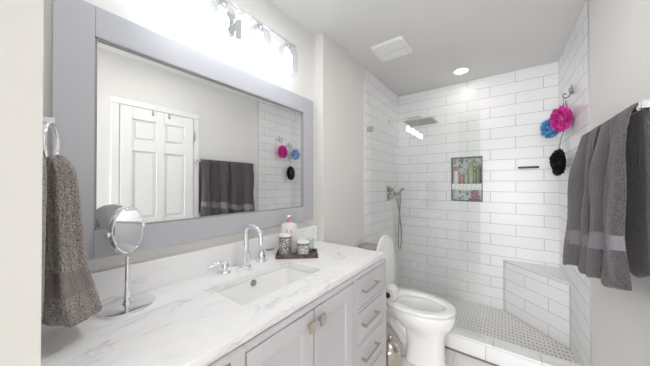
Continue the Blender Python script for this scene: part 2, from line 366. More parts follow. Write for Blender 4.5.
for hy in (.845, .985):
    bm = bx(R - .026, R - .022, hy, hy + .018, 1.95, 2.004); box(bm, R - .04, R - .026, hy + .004, hy + .014, 1.955, 1.962); box(bm, R - .044, R - .04, hy + .004, hy + .014, 1.955, 1.985)
    hk = obj('over_door_hook', bm, steel); tag(hk, 'small metal hook over the top of the door, ' + ('left of two in the mirror' if hy < .9 else 'right of two in the mirror'), 'hook', 'hooks over the door')
bm = bmesh.new()
for q in ((.55, .606, 0, 2.004), (1.232, 1.288, 0, 2.004), (.55, 1.288, 2.005, 2.06)): box(bm, R - .018, R, *q)
struct('trim_3', bm, white_paint, bevel=.004, label='white door casing reflected in the big mirror', cat='trim')

# ================================================================== VANITY
XV = -.585
va = thing('vanity_cabinet', 'long grey painted vanity cabinet with two doors and drawer banks', 'vanity', (-.86, .74, 0))
bm = bmesh.new(); G = .022    # carcass set behind the face frame
box(bm, L + .012, L + .022, .045, YE - .012, .09, ZC - .036); box(bm, L + .022, XV - G, .045, YE - .012, .09, .108)
for a_, b_ in ((.045, .063), (.380, .398), (1.034, 1.052), (YE - .030, YE - .012)): box(bm, L + .022, XV - G, a_, b_, .108, ZC - .036)
box(bm, L + .022, XV - G, .063, .38, .834 - .02, ZC - .036); box(bm, L + .022, XV - G, 1.052, YE - .03, .834 - .02, ZC - .036)
box(bm, L + .012, XV - .07, .045, YE - .02, .0, .09)
obj('body', bm, cab_m, va)
bm = bmesh.new()
yl0, yl1, yd0, yd1, yr0, yr1 = .085, .366, .412, 1.022, 1.062, 1.372
zt, zb = .832, .13
for a, b in ((.045, yl0), (yl1, yd0), (yd1, yr0), (yr1, YE - .012)): box(bm, XV - G, XV, a, b, .09, ZC - .036)
for a, b in ((yl0, yl1), (yd0, yd1), (yr0, yr1)):
    box(bm, XV - G, XV - .0, a, b, zt - .012, ZC - .036); box(bm, XV - G, XV, a, b, .09, zb)
dz = [(zt - .012 - .154, zt - .012), (.494, .648), (.313, .480), (.13, .299)]
for a, b in ((yl0, yl1), (yr0, yr1)):
    for (lo, _), (_, hi) in zip(dz, dz[1:]): box(bm, XV - G, XV, a, b, hi, lo)
obj('face_frame', bm, cab_m, va, bevel=.0015)
gp = .004
def drawer(y0, y1, z0, z1):
    d = obj('drawer', bx(XV - G, XV + .001, y0 + gp, y1 - gp, z0 + gp, z1 - gp), cab_m, va, bevel=.002)
    yc, zc_, h = (y0 + y1) / 2, (z0 + z1) / 2 + .006, .085
    yc -= .035
    bm = bmesh.new(); X0 = XV + .001
    box(bm, X0 + .024, X0 + .033, yc - h, yc + h, zc_ - .0055, zc_ + .0055)
    for s in (-1, 1): box(bm, X0, X0 + .026, yc + s * (h - .007) - .006, yc + s * (h - .007) + .006, zc_ - .0055, zc_ + .0055)
    obj('handle', bm, nickel, d, bevel=.0015)
for a, b in ((yl0, yl1), (yr0, yr1)):
    for z0, z1 in dz: drawer(a, b, z0, z1)
def vdoor(y0, y1, ky):
    y0 += gp; y1 -= gp; z0, z1 = zb + gp, zt - .012 - gp; st = .06
    bm = bmesh.new()
    box(bm, XV - G, XV + .001, y0, y0 + st, z0, z1); box(bm, XV - G, XV + .001, y1 - st, y1, z0, z1)
    box(bm, XV - G, XV + .001, y0 + st, y1 - st, z1 - st, z1); box(bm, XV - G, XV + .001, y0 + st, y1 - st, z0, z0 + st)
    d = obj('door', bm, cab_m, va, bevel=.0015)
    obj('door_panel', bx(XV - G, XV - .011, y0 + st, y1 - st, z0 + st, z1 - st), cab_m, d)
    bm = bmesh.new(); box(bm, XV + .001, XV + .016, ky - .006, ky + .006, .760, .776); box(bm, XV + .016, XV + .026, ky - .013, ky + .013, .748, .790)
    obj('knob', bm, nickel, d, bevel=.0015)
vdoor(yd0, .717, .684); vdoor(.717, yd1, .748)

# worktop with the sink opening
SX0, SX1, SY0, SY1 = -.985, -.735, .510, .960
ct = thing('countertop', 'white grey veined marble countertop on the vanity', 'countertop', (-.87, .74, ZC - .034))
bm = bmesh.new(); x0, x1, y0, y1 = L + .002, XF, .0395, YE; zt0, zt1 = ZC - .034, ZC
def rrect(x0, x1, y0, y1, r, n=6):
    o = []
    for cx, cy, a in ((x1 - r, y1 - r, 0), (x0 + r, y1 - r, 90), (x0 + r, y0 + r, 180), (x1 - r, y0 + r, 270)):
        for i in range(n + 1): t = math.radians(a + 90 * i / n); o.append((cx + r * math.cos(t), cy + r * math.sin(t)))
    return o
inner = rrect(SX0, SX1, SY0, SY1, .018)
n_in = len(inner); nq = n_in // 4
outer = []
cor = [(x1, y1), (x0, y1), (x0, y0), (x1, y0)]
for k in range(4):
    c = cor[k]
    for i in range(nq): outer.append(c)
rings = []
def ringv(pts, z): return [bm.verts.new((x, y, z)) for x, y in pts]
it, ib = ringv(inner, zt1), ringv(inner, zt0)
oc_t = ringv(cor, zt1); oc_b = ringv(cor, zt0)
for (iv, ov) in ((it, oc_t), (ib, oc_b)):
    for k in range(4):
        seg = iv[k * nq:(k + 1) * nq]
        for a, b in zip(seg, seg[1:]): bm.faces.new((a, b, ov[k]))
        nx = iv[((k + 1) * nq) % n_in]
        bm.faces.new((seg[-1], nx, ov[(k + 1) % 4], ov[k]))
for i in range(n_in): bm.faces.new((it[i], it[(i + 1) % n_in], ib[(i + 1) % n_in], ib[i]))
for k in range(4): bm.faces.new((oc_t[k], oc_t[(k + 1) % 4], oc_b[(k + 1) % 4], oc_b[k]))
obj('slab', bm, marble, ct, bevel=.003)
obj('backsplash', bx(L + .002, L + .021, .0395, YE, ZC + .0003, ZC + .118), marble, ct, bevel=.002)
# sink
sk = thing('sink', 'white rectangular undermount sink set in the marble', 'sink', (-.86, .735, ZC - .17))
bm = bmesh.new()
def rr3(i, z, r): return [(x, y, z) for x, y in rrect(SX0 + i, SX1 - i, SY0 + i, SY1 - i, r)]
zs = ZC - .0345
loft(bm, [rr3(-.02, zs, .03), rr3(-.004, zs, .02), rr3(.0, zs - .01, .022), rr3(.006, zs - .08, .03), rr3(.016, zs - .115, .04), rr3(.045, zs - .13, .05), rr3(.10, zs - .135, .02)], False, True)
ob = obj('basin', bm, porcelain, sk, smooth=True)
obj('drain', lathe(bmesh.new(), (-.86, .735, zs - .134), [(.022, 0), (.022, .004), (.015, .005), (.0, .003)]), chrome, sk, smooth=True)
obj('overflow_ring', lathe(bmesh.new(), (SX0 + .0015, .735, zs - .020), [(.0, .0035), (.007, .004), (.008, .006), (.0145, .006), (.0155, 0)], (1, 0, 0)), gun, sk, smooth=True)

# faucet
fa = thing('faucet', 'chrome gooseneck widespread faucet behind the sink', 'faucet', (-1.075, .757, ZC))
bm = bmesh.new(); fx, fy = -1.075, .757
obj('spout_base', lathe(bm, (fx, fy, ZC), [(.028, 0), (.028, .004), (.024, .009), (.021, .012), (.021, .075), (.0155, .08)]), chrome, fa, smooth=True, angle=40)
path = smoothpath([(fx, fy, ZC + .07), (fx, fy, ZC + .14), (fx, fy, ZC + .178), (fx + .010, fy, ZC + .200), (fx + .032, fy, ZC + .212), (fx + .064, fy, ZC + .212), (fx + .094, fy, ZC + .204), (fx + .114, fy, ZC + .186), (fx + .121, fy, ZC + .160), (fx + .123, fy, ZC + .132)], 5)
obj('spout', tube(bmesh.new(), path, .0135, 16), chrome, fa, smooth=True)
for hy, s in ((.645, -1), (.862, 1)):
    h = obj('handle', lathe(bmesh.new(), (fx - .006, hy, ZC), [(.029, 0), (.029, .004), (.022, .008), (.0195, .01), (.0195, .042), (.017, .048), (.013, .052), (.013, .064), (.0, .066)]), chrome, fa, smooth=True, angle=40)
    obj('lever', tube(bmesh.new(), [(fx - .006, hy, ZC + .055), (fx - .006, hy + s * .03, ZC + .056), (fx - .006, hy + s * .085, ZC + .05)], [.0085, .007, .0055], 10), chrome, h, smooth=True)

# ================================================================== WALL MIRROR
wm = thing('wall_mirror', 'large rectangular wall mirror in a wide grey painted frame', 'mirror', (L, .735, 1.475))
fy0, fy1, fz0, fz1 = .092, 1.378, 1.038, 1.913; gy0, gy1, gz0, gz1 = .189, 1.268, 1.136, 1.806
def mitre(bm, a, b, c, d, x0, x1):
    vs = [bm.verts.new((x, p[0], p[1])) for x in (x0, x1) for p in (a, b, c, d)]
    for q in ((0, 1, 2, 3), (4, 5, 6, 7), (0, 1, 5, 4), (1, 2, 6, 5), (2, 3, 7, 6), (3, 0, 4, 7)): bm.faces.new([vs[i] for i in q])
    return bm
FO = [(fy0, fz0), (fy1, fz0), (fy1, fz1), (fy0, fz1)]; FI = [(gy0, gz0), (gy1, gz0), (gy1, gz1), (gy0, gz1)]
XFc = -1.128
for nm, a_ in (('side_rail', (fy0, gy0 - .0006, fz0, fz1)), ('side_rail', (gy1 + .0006, fy1, fz0, fz1)), ('bottom_rail', (gy0, gy1, fz0, gz0)), ('top_rail', (gy0, gy1, gz1, fz1))):
    obj(nm, bx(L + .001, XFc, *a_), frame_m, wm, bevel=.0015)
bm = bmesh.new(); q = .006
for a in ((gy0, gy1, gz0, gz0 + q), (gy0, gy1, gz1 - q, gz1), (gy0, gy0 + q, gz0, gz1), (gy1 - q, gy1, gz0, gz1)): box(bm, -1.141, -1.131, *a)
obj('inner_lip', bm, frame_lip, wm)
obj('mirror_pane', bx(L + .002, MR, gy0, gy1, gz0, gz1), mirror_m, wm)

# ================================================================== VANITY LIGHT
LX, LZ = -1.035, 2.140
vl = thing('vanity_light', 'chrome bar light with clear glass shades glowing above the mirror', 'light fixture', (L, .705, 2.13))
obj('back_plate', bx(L + .001, L + .02, .645, .775, 2.07, 2.19), chrome, vl, bevel=.004)
obj('arm', tube(bmesh.new(), [(L + .018, .71, 2.13), (L + .07, .71, 2.145), (LX, .71, LZ + .012)], .007, 10), chrome, vl, smooth=True)
obj('bar', tube(bmesh.new(), [(LX, .33, LZ + .014), (LX, 1.09, LZ + .014)], .0055, 10), chrome, vl, smooth=True)
for gy in (.392, .600, .808, 1.016):
    f = obj('socket', lathe(bmesh.new(), (LX, gy, LZ), [(.0, .016), (.012, .014), (.018, .004), (.022, -.004), (.022, -.035), (.016, -.045), (.0, -.046)], n=20), chrome, vl, smooth=True)
    prof = [(.018, -.014), (.035, -.018), (.050, -.032), (.058, -.055), (.060, -.085), (.0595, -.13), (.0585, -.165), (.0575, -.178)]
    s_ = obj('glass_shade', lathe(bmesh.new(), (LX, gy, LZ), prof, n=32, cap0=False, cap1=False), shade_m, vl, smooth=True)
    obj('bulb', lathe(bmesh.new(), (LX, gy, LZ - .046), [(.012, 0), (.015, -.012), (.026, -.03), (.030, -.047), (.026, -.066), (.014, -.077), (.0, -.080)], n=20), bulb_m, f, smooth=True)

# ================================================================== CEILING
def can(x, y, label, lens):
    t = thing('recessed_light', label, 'ceiling light', (x, y, H - .001), 'recessed ceiling lights')
    obj('trim_ring', lathe(bmesh.new(), (x, y, H), [(.078, -.0005), (.078, -.004), (.068, -.007), (.058, -.004), (.056, -.0005)], n=36), can_trim, t, smooth=True)
    obj('lens', lathe(bmesh.new(), (x, y, H), [(.054, -.0008), (.052, -.0045), (.0, -.005)], n=36), lens, t, smooth=True)
can(-.336, 2.752, 'round recessed ceiling light inside the shower', can_s)
can(-.324, .876, 'round recessed ceiling light before the vanity, seen as a reflection in the shower glass', can_m)
hl = thing('fill_lamp', 'round fill lamp added behind the camera, out of view', 'ceiling light', (-.2, -1.5, H))  # unseen lamp added to lift the room's brightness
obj('lamp_base', lathe(bmesh.new(), (-.2, -1.5, H), [(.17, -.001), (.17, -.02), (.16, -.022)], n=40), white_paint, hl, smooth=True)
obj('lamp_shade', lathe(bmesh.new(), (-.2, -1.5, H - .022), [(.158, 0), (.15, -.03), (.11, -.06), (.05, -.075), (.0, -.078)], n=40), fill_m, hl, smooth=True)
# exhaust vent
ev = thing('exhaust_vent', 'white square slatted exhaust fan grille on the ceiling', 'vent', (-.75, 1.955, H))
vx, vy, hw = -.752, 1.955, .138
bm = bmesh.new()
loft(bm, [[(vx + x, vy + y, H - .001) for x, y in rrect(-hw, hw, -hw, hw, .03)], [(vx + x, vy + y, H - .012) for x, y in rrect(-hw, hw, -hw, hw, .03)],
          [(vx + x, vy + y, H - .024) for x, y in rrect(-hw + .012, hw - .012, -hw + .012, hw - .012, .025)], [(vx + x, vy + y, H - .024) for x, y in rrect(-hw + .035, hw - .035, -hw + .03, hw - .03, .01)],
          [(vx + x, vy + y, H - .010) for x, y in rrect(-hw + .036, hw - .036, -hw + .031, hw - .031, .01)]])
obj('grille_frame', bm, vent_m, ev, smooth=True, angle=30)
obj('grille_recess', bx(vx - .102, vx + .102, vy - .107, vy + .107, H - .0115, H - .0102), mat('vent_recess', (.30, .30, .29), .7), ev)
bm = bmesh.new()
for k in range(13):
    y = vy - .1 + k * .2 / 12
    if abs(k - 6) < .5: box(bm, vx - .103, vx + .103, y - .007, y + .007, H - .025, H - .010)
    else:
        vs = [bm.verts.new(p) for p in ((vx - .103, y - .006, H - .012), (vx + .103, y - .006, H - .012), (vx + .103, y + .003, H - .023), (vx - .103, y + .003, H - .023),
                                        (vx - .103, y - .004, H - .011), (vx + .103, y - .004, H - .011), (vx + .103, y + .005, H - .022), (vx - .103, y + .005, H - .022))]
        for q in ((0, 1, 2, 3), (4, 5, 6, 7), (0, 1, 5, 4), (1, 2, 6, 5), (2, 3, 7, 6), (3, 0, 4, 7)): bm.faces.new([vs[i] for i in q])
obj('slat', bm, vent_m, ev)['kind'] = 'stuff'

# ================================================================== SHOWER
gl = thing('shower_screen', 'fixed clear frameless glass panel standing on the shower curb', 'glass panel', (-.6, 2.16, .137))
obj('glass_pane', bx(S + .035, -.14, 2.155, 2.165, .138, 2.068), glass_m, gl)
for z in (1.84, .40): obj('clip', bx(S, S + .058, 2.148, 2.172, z - .024, z + .024), steel, gl, bevel=.002)
# rain head
sh = thing('rain_shower_head', 'square flat rain shower head on a chrome wall arm', 'shower head', (S, 2.69, 2.03))
hx, hy, hz = -.71, 2.69, 1.965
obj('arm_flange', lathe(bmesh.new(), (S, hy, 2.03), [(.028, 0), (.028, .006), (.02, .012), (.012, .014)], (1, 0, 0)), chrome, sh, smooth=True)
obj('arm', tube(bmesh.new(), smoothpath([(S + .005, hy, 2.03), (-.9, hy, 2.03), (-.76, hy, 2.03), (-.72, hy, 2.022), (hx, hy, 2.0), (hx, hy, hz + .012)], 4), .010, 12), chrome, sh, smooth=True)
hd = obj('head_plate', bx(hx - .15, hx + .15, hy - .15, hy + .15, hz, hz + .010), steel, sh, bevel=.003)
obj('head_boss', lathe(bmesh.new(), (hx, hy, hz + .010), [(.035, 0), (.03, .012), (.016, .018), (.012, .03)]), chrome, hd, smooth=True)
obj('spray_face', bx(hx - .135, hx + .135, hy - .135, hy + .135, hz - .0025, hz), mat('grey_silicone', (.42, .42, .40), .5), hd, bevel=.001)
# valve
sv = thing('shower_valve', 'chrome rectangular shower control plate with two knobs', 'shower valve', (S, 2.70, 1.20))
obj('valve_plate', bx(S, S + .008, 2.645, 2.755, 1.105, 1.285), gun, sv, bevel=.003)
for z in (1.235, 1.155):
    k = obj('knob', lathe(bmesh.new(), (S + .008, 2.70, z), [(.026, 0), (.026, .010), (.02, .014), (.02, .045), (.017, .05), (.0, .051)], (1, 0, 0), 24), gun, sv, smooth=True, angle=40)
    obj('lever', tube(bmesh.new(), [(S + .048, 2.70, z), (S + .055, 2.725, z + .02), (S + .058, 2.745, z + .035)], .005, 8), gun, k, smooth=True)
# hand shower
hs = thing('hand_shower', 'chrome hand shower on a bracket with a long looping metal hose', 'hand shower', (S, 2.9, 1.2))
obj('bracket', lathe(bmesh.new(), (S, 2.88, 1.185), [(.026, 0), (.026, .008), (.014, .012), (.014, .045), (.019, .047), (.019, .07), (.0, .071)], (1, 0, 0), 20), gun, hs, smooth=True)
obj('handset', tube(bmesh.new(), [(S + .06, 2.93, 1.10), (S + .06, 2.93, 1.16), (S + .06, 2.93, 1.205), (S + .075, 2.93, 1.235), (S + .10, 2.93, 1.245)], [.009, .011, .012, .016, .019], 12), gun, hs, smooth=True)
obj('hose', tube(bmesh.new(), smoothpath([(S + .02, 2.865, 1.185), (S + .04, 2.88, 1.10), (S + .05, 2.94, .90), (S + .05, 2.985, .72), (S + .05, 2.99, .58), (S + .05, 2.955, .505), (S + .05, 2.90, .53), (S + .05, 2.885, .66), (S + .05, 2.91, .82), (S + .05, 2.935, .96), (S + .06, 2.93, 1.10)], 8), .0085, 10), gun, hs, smooth=True)
# black strip on the back wall
bb = obj('black_wall_bar', bx(.12, .277, K - .014, K, 1.452, 1.472), black_m, bevel=.003); tag(bb, 'short black horizontal bar fixed to the white back wall tiles', 'wall bar')
# niche contents
def bottle(x, y, z, r, h, m, capm, label, capr=.45, caph=.03, grp='bottles in the shower niche', sq=1.0):
    b = thing('bottle', label, 'bottle', (x, y, z), grp)
    bm = lathe(bmesh.new(), (x, y, z), [(r * .92, 0), (r, .006), (r, h * .80), (r * .9, h * .88), (r * capr, h * .93), (r * capr, h)], n=24)
    obj('bottle_body', bm, m, b, smooth=True)
    obj('cap', lathe(bmesh.new(), (x, y, z + h), [(r * capr * 1.15, 0), (r * capr * 1.15, caph), (r * capr * .8, caph + .004), (.0, caph + .005)], n=20), capm, b, smooth=True)
    return b
zs_, yn = 1.3055, K + .04
bottle(-.435, yn, zs_, .026, .145, white_pl, pinkb, 'white bottle with a pink cap, leftmost on the upper niche shelf', .95, .025)
bottle(-.375, yn, zs_, .022, .10, brownb, white_pl, 'small peach bottle second from left in the upper niche')
bottle(-.332, yn + .015, zs_, .017, .16, mat('grey_clear_bottle', (.5, .52, .52), .2), white_pl, 'slim grey bottle behind the peach one in the niche', .5)
bottle(-.285, yn, zs_, .027, .20, green_m, green_m, 'tall pale green bottle, left of the green pair in the niche', .75, .02)
bottle(-.218, yn, zs_, .027, .185, dkgreen, green_m, 'tall olive green bottle nearest the right side of the niche', .75, .03)

def puff(bm, c, r, n, seed, squash=(1, 1, 1), pr=.5, core=.7):
    rnd = random.Random(seed); c = Vector(c)
    sq = lambda p: Vector((p.x * squash[0], p.y * squash[1], p.z * squash[2])) + c
    s0 = bmesh.ops.create_icosphere(bm, subdivisions=3, radius=r * core)['verts']
    for v in s0: v.co = sq(v.co)
    for i in range(n):       # ruffled petals standing out of the core
        zz_ = 1 - 2 * (i + .5) / n; a = i * 2.39996; rr = math.sqrt(1 - zz_ * zz_)
        d = Vector((rr * math.cos(a), rr * math.sin(a), zz_)); d = (d + Vector([rnd.uniform(-.2, .2) for _ in range(3)])).normalized()
        u = Vector([rnd.uniform(-1, 1) for _ in range(3)]).cross(d).normalized(); v = d.cross(u)
        L0 = r * rnd.uniform(.86, 1.1); W = r * pr * rnd.uniform(.7, 1.2); m = 13; ph = rnd.uniform(0, 6)
        rows = []
        for j in range(4):
            t_ = j / 3; row = []
            for k in range(m):
                q = (k / (m - 1) - .5) * 2
                p = d * (r * .45 + (L0 - r * .45) * t_ * (1 - .25 * q * q) + .05 * r * math.sin(q * 11 + ph) * t_) + u * (q * W * (.35 + .65 * t_)) + v * (math.sin(q * 7 + ph) * r * .16 * t_)
                row.append(bm.verts.new(sq(p)))
            rows.append(row)
        for a_, b_ in zip(rows, rows[1:]):
            for k in range(m - 1): bm.faces.new((a_[k], a_[k + 1], b_[k + 1], b_[k]))
    return bm
def scrollhook(y, z, label):
    hk = thing('scroll_hook', label, 'hook', (R - .004, y, z), 'scroll hooks on the shower wall'); x = R - .004
    pts = [(x - .010, y - .01, z + .055), (x - .012, y + .004, z + .038), (x - .014, y - .012, z + .02), (x - .016, y - .018, z), (x - .024, y - .004, z - .026), (x - .042, y + .012, z - .03), (x - .054, y + .02, z - .010), (x - .044, y + .022, z + .008), (x - .036, y + .018, z - .002)]
    obj('hook_scroll', tube(bmesh.new(), smoothpath(pts, 5), .0042, 8), gun, hk, smooth=True)
    bm = bmesh.new(); tube(bm, smoothpath([(x - .012, y - .05, z + .022), (x - .016, y - .055, z - .002), (x - .02, y - .035, z - .018), (x - .02, y - .012, z - .006), (x - .018, y + .03, z + .02), (x - .018, y + .022, z + .04)], 5), .0036, 8)
    obj('hook_curl', bm, gun, hk, smooth=True)
    obj('hook_base', lathe(bmesh.new(), (x, y, z), [(.011, 0), (.011, -.004), (.004, -.012)], (1, 0, 0), 16), gun, hk, smooth=True)
scrollhook(2.47, 1.965, 'curly metal hook on the shower wall above the magenta puff')
scrollhook(2.67, 1.905, 'curly metal hook holding the blue puff farther into the shower')
pf = thing('bath_puff', 'magenta mesh bath puff hanging on the right shower wall', 'bath puff', (.355, 2.50, 1.79), 'bath puffs on the shower wall')
obj('mesh_ball', puff(bmesh.new(), (.350, 2.49, 1.785), .096, 110, 1, (.62, .85, .95), .5, .8), pink_m, pf, smooth=True)
obj('cord', tube(bmesh.new(), [(.366, 2.48, 1.945), (.360, 2.485, 1.88), (.355, 2.49, 1.82)], .0022, 6), pink_m, pf)
pf = thing('bath_puff', 'blue mesh bath puff behind the magenta one', 'bath puff', (.345, 2.76, 1.77), 'bath puffs on the shower wall')
obj('mesh_ball', puff(bmesh.new(), (.318, 2.725, 1.762), .088, 90, 2, (.70, .85, .9), .5, .75), blue_m, pf, smooth=True)
obj('cord', tube(bmesh.new(), [(.366, 2.68, 1.885), (.345, 2.70, 1.85), (.325, 2.72, 1.79)], .0022, 6), blue_m, pf)
pf = thing('bath_puff', 'black elongated mesh bath puff hanging lowest by its cord', 'bath puff', (.37, 2.72, 1.47), 'bath puffs on the shower wall')
obj('mesh_ball', puff(bmesh.new(), (.356, 2.665, 1.472), .108, 70, 3, (.45, .62, 1.0), .4, .5), bmesh_m, pf, smooth=True)
obj('cord', tube(bmesh.new(), smoothpath([(.372, 2.675, 1.885), (.392, 2.665, 1.75), (.372, 2.665, 1.65), (.358, 2.665, 1.55)], 4), .0035, 6), mat('grey_cord', (.28, .28, .30), .7), pf)
nz = NZ0 + .007
pf = thing('bath_puff', 'small pink puff on the lower niche shelf', 'bath puff', (-.25, yn - .01, nz), 'niche contents')
obj('mesh_ball', puff(bmesh.new(), (-.25, yn - .01, nz + .056), .036, 40, 5, (1, .9, 1)), mat('light_pink_mesh', (.75, .28, .55), .6), pf, smooth=True)
bm = bmesh.new()
for k in range(3): lathe(bm, (-.30 + k * .045, yn + .01, nz), [(.016, 0), (.016, .018 + .006 * (k % 2)), (.0, .019 + .006 * (k % 2))], n=14)
so = obj('green_scrubber', bx(-.31, -.20, yn - .03, yn + .03, nz, nz + .019), mat('scrub_green', (.28, .33, .16), .8), bevel=.007, seg=3); bm.free()
tag(so, 'dark green scrub pad under the pink puff in the niche', 'scrub pad')

# ================================================================== TOILET
TY = 1.872
to = thing('toilet', 'white elongated toilet with its lid raised beside the vanity', 'toilet', (-.7, TY, 0))
def egg(cx, lf, lb, w_, z, n=40, flat=1.0):
    o = []
    for i in range(n):
        t = 2 * math.pi * i / n; c, s = math.cos(t), math.sin(t)
        e = 1 if c > 0 else flat
        xx = cx + (lf if c > 0 else lb) * math.copysign(abs(c) ** e, c)
        o.append((xx, TY + w_ * math.copysign(abs(s) ** (1 if c > 0 else .75), s), z))
    return o
def ped(g, z):
    a, b, o = .125 + g, .098 + g, []
    for i in range(40):
        t = 2 * math.pi * i / 40; c, s = math.cos(t), math.sin(t)
        o.append((-.462 + a * math.copysign(abs(c) ** (.75 if c > 0 else .45), c), TY + b * math.copysign(abs(s) ** (.8 if c > 0 else .45), s), z))
    return o
bm = bmesh.new()
loft(bm, [ped(.006, 0), ped(.008, .012), ped(0, .04), ped(0, .12), ped(.002, .19), ped(.010, .235),
          egg(-.50, .19, .16, .130, .262), egg(-.515, .232, .19, .162, .30), egg(-.52, .25, .215, .178, .34), egg(-.52, .252, .22, .183, .375), egg(-.52, .248, .218, .180, .392),
          egg(-.51, .19, .15, .125, .392), egg(-.51, .175, .14, .115, .37), egg(-.52, .13, .12, .085, .27), egg(-.53, .08, .08, .055, .20)])
obj('bowl', bm, porcelain, to, smooth=True)
obj('water', prism(bmesh.new(), [(x, y) for x, y, _ in egg(-.52, .118, .108, .075, 0)], .246, .252), water_m, to, smooth=True, angle=30)
bm = bmesh.new()
loft(bm, [[(x, y, z) for x, y in rrect(-1.06 + a, -.58 - d, TY - .10 - b, TY + .10 + b, .04)] for a, b, z, d in ((.10, -.03, 0, 0), (.10, -.035, .15, 0), (.08, -.02, .26, 0), (.02, .04, .335, .06), (0, .07, .385, .12), (0, .07, .392, .12))])
obj('rear_base', bm, porcelain, to, smooth=True)
bm = bmesh.new()
for s in (-1, 1):
    tube(bm, smoothpath([(-.60, TY + s * .055, .11), (-.66, TY + s * .06, .19), (-.74, TY + s * .062, .24), (-.82, TY + s * .06, .20), (-.84, TY + s * .055, .10), (-.84, TY + s * .05, .03)], 5), [.034] * 26, 14)
obj('trapway', bm, porcelain, to, smooth=True)
# seat ring
bm = bmesh.new()
O = egg(-.52, .255, .245, .19, 0, flat=.6); I = egg(-.50, .165, .165, .112, 0)
def at(r, z, k=1.0, cx=-.52): return [(cx + (x - cx) * k, TY + (y - TY) * k, z) for x, y, _ in r]
loft(bm, [at(I, .4005, .99), at(O, .4005, .985), at(O, .405), at(O, .414, .995), at(O, .419, .97), at(I, .419, 1.06), at(I, .414, 1.0), at(I, .4005, .99)], False, False)
obj('seat', bm, seat_m, to, smooth=True)
for bx_, by_ in ((-.36, -.10), (-.36, .10), (-.62, -.15), (-.62, .15)): obj('seat_bumper', bx(bx_ - .02, bx_ + .02, TY + by_ - .008, TY + by_ + .008, .3915, .402), seat_m, to)
# raised lid, leaning on the tank
def lidring(k, dx, n=40):
    o = []
    for i in range(n):
        t = 2 * math.pi * i / n; c, s = math.cos(t), math.sin(t)
        zz_ = .225 * math.copysign(abs(c) ** (1.0 if c > 0 else .55), c) * k; yy = .193 * math.copysign(abs(s) ** (.95 if c > 0 else .7), s) * k
        z = .655 + zz_; lean = (z - .43) * .04
        o.append((-.768 - lean + dx, TY + yy, z))
    return o
obj('lid', loft(bmesh.new(), [lidring(.93, .014), lidring(.985, .011), lidring(1, .004), lidring(.985, -.004), lidring(.9, -.010)]), seat_m, to, smooth=True)
for s in (-1, 1): obj('hinge', lathe(bmesh.new(), (-.765, TY + s * .07, .395), [(.016, 0), (.016, .03), (.012, .036), (0, .037)], n=16), seat_m, to, smooth=True)
bm = bmesh.new()
loft(bm, [[(x, y, z) for x, y in rrect(B + .014 + a, -.868 - a, TY - .225 + a * 1.5, TY + .225 - a * 1.5, .03)] for a, z in ((.03, .386), (.015, .42), (.004, .52), (0, .69))])
tk = obj('tank', bm, porcelain, to, smooth=True, angle=50)
obj('tank_lid', loft(bmesh.new(), [[(x, y, z) for x, y in rrect(B + .013 - 0 + a, -.860 - a, TY - .232 + a, TY + .232 - a, .03)] for a, z in ((.004, .691), (0, .696), (0, .712), (.006, .720))]), porcelain, tk, smooth=True, angle=50)
obj('flush_lever', tube(bmesh.new(), [(-.866, TY - .17, .65), (-.845, TY - .17, .65), (-.84, TY - .13, .645), (-.84, TY - .10, .642)], .006, 8), chrome, tk, smooth=True)
bm = bx(B + .02, -.875, TY + .06, TY + .228, .7205, .738)  # thin grey slab over the far end of the tank lid
gc = obj('tank_top_slab', bm, slab_g, bevel=.006, seg=3); tag(gc, 'flat grey slab on the far end of the toilet tank', 'cloth')
# paper roll on the rim
pr = thing('toilet_paper_roll', 'white toilet paper roll lying on the back of the toilet seat', 'toilet roll', (-.69, 1.75, .42))
bm = bmesh.new(); ry0, ry1, rc = 1.708, 1.808, (-.692, 0, .4205 + .054)
rg = lambda r, y: circ((rc[0], y, rc[2]), (0, 1, 0), r, 32)
loft(bm, [rg(.0215, ry0), rg(.052, ry0), rg(.054, ry0 + .003), rg(.054, ry1 - .003), rg(.052, ry1), rg(.0215, ry1)], False, False)
obj('paper', bm, paper_m, pr, smooth=True, angle=40)
bm = bmesh.new(); loft(bm, [rg(.0213, ry0 - .0005), rg(.0213, ry1), rg(.0195, ry1), rg(.0195, ry0 - .0005), rg(.0213, ry0 - .0005)], False, False)
obj('core', bm, card_m, pr, smooth=True, angle=40)
# brush canister
tb = thing('brush_canister', 'brushed metal cylinder canister with cone lid on the floor beside the vanity', 'canister', (-.600, 1.525, 0))
cx, cy = -.600, 1.525
obj('can_body', lathe(bmesh.new(), (cx, cy, 0), [(.058, 0), (.062, .003), (.062, .215), (.060, .217)], n=40), nickel, tb, smooth=True, angle=40)
obj('can_lid', lathe(bmesh.new(), (cx, cy, .217), [(.063, 0), (.063, .008), (.055, .018), (.03, .042), (.010, .053)], n=40), nickel, tb, smooth=True, angle=40)
obj('lid_knob', lathe(bmesh.new(), (cx, cy, .270), [(.006, 0), (.006, .01), (.011, .014), (.011, .03), (.008, .033), (0, .034)], n=16), nickel, tb, smooth=True)

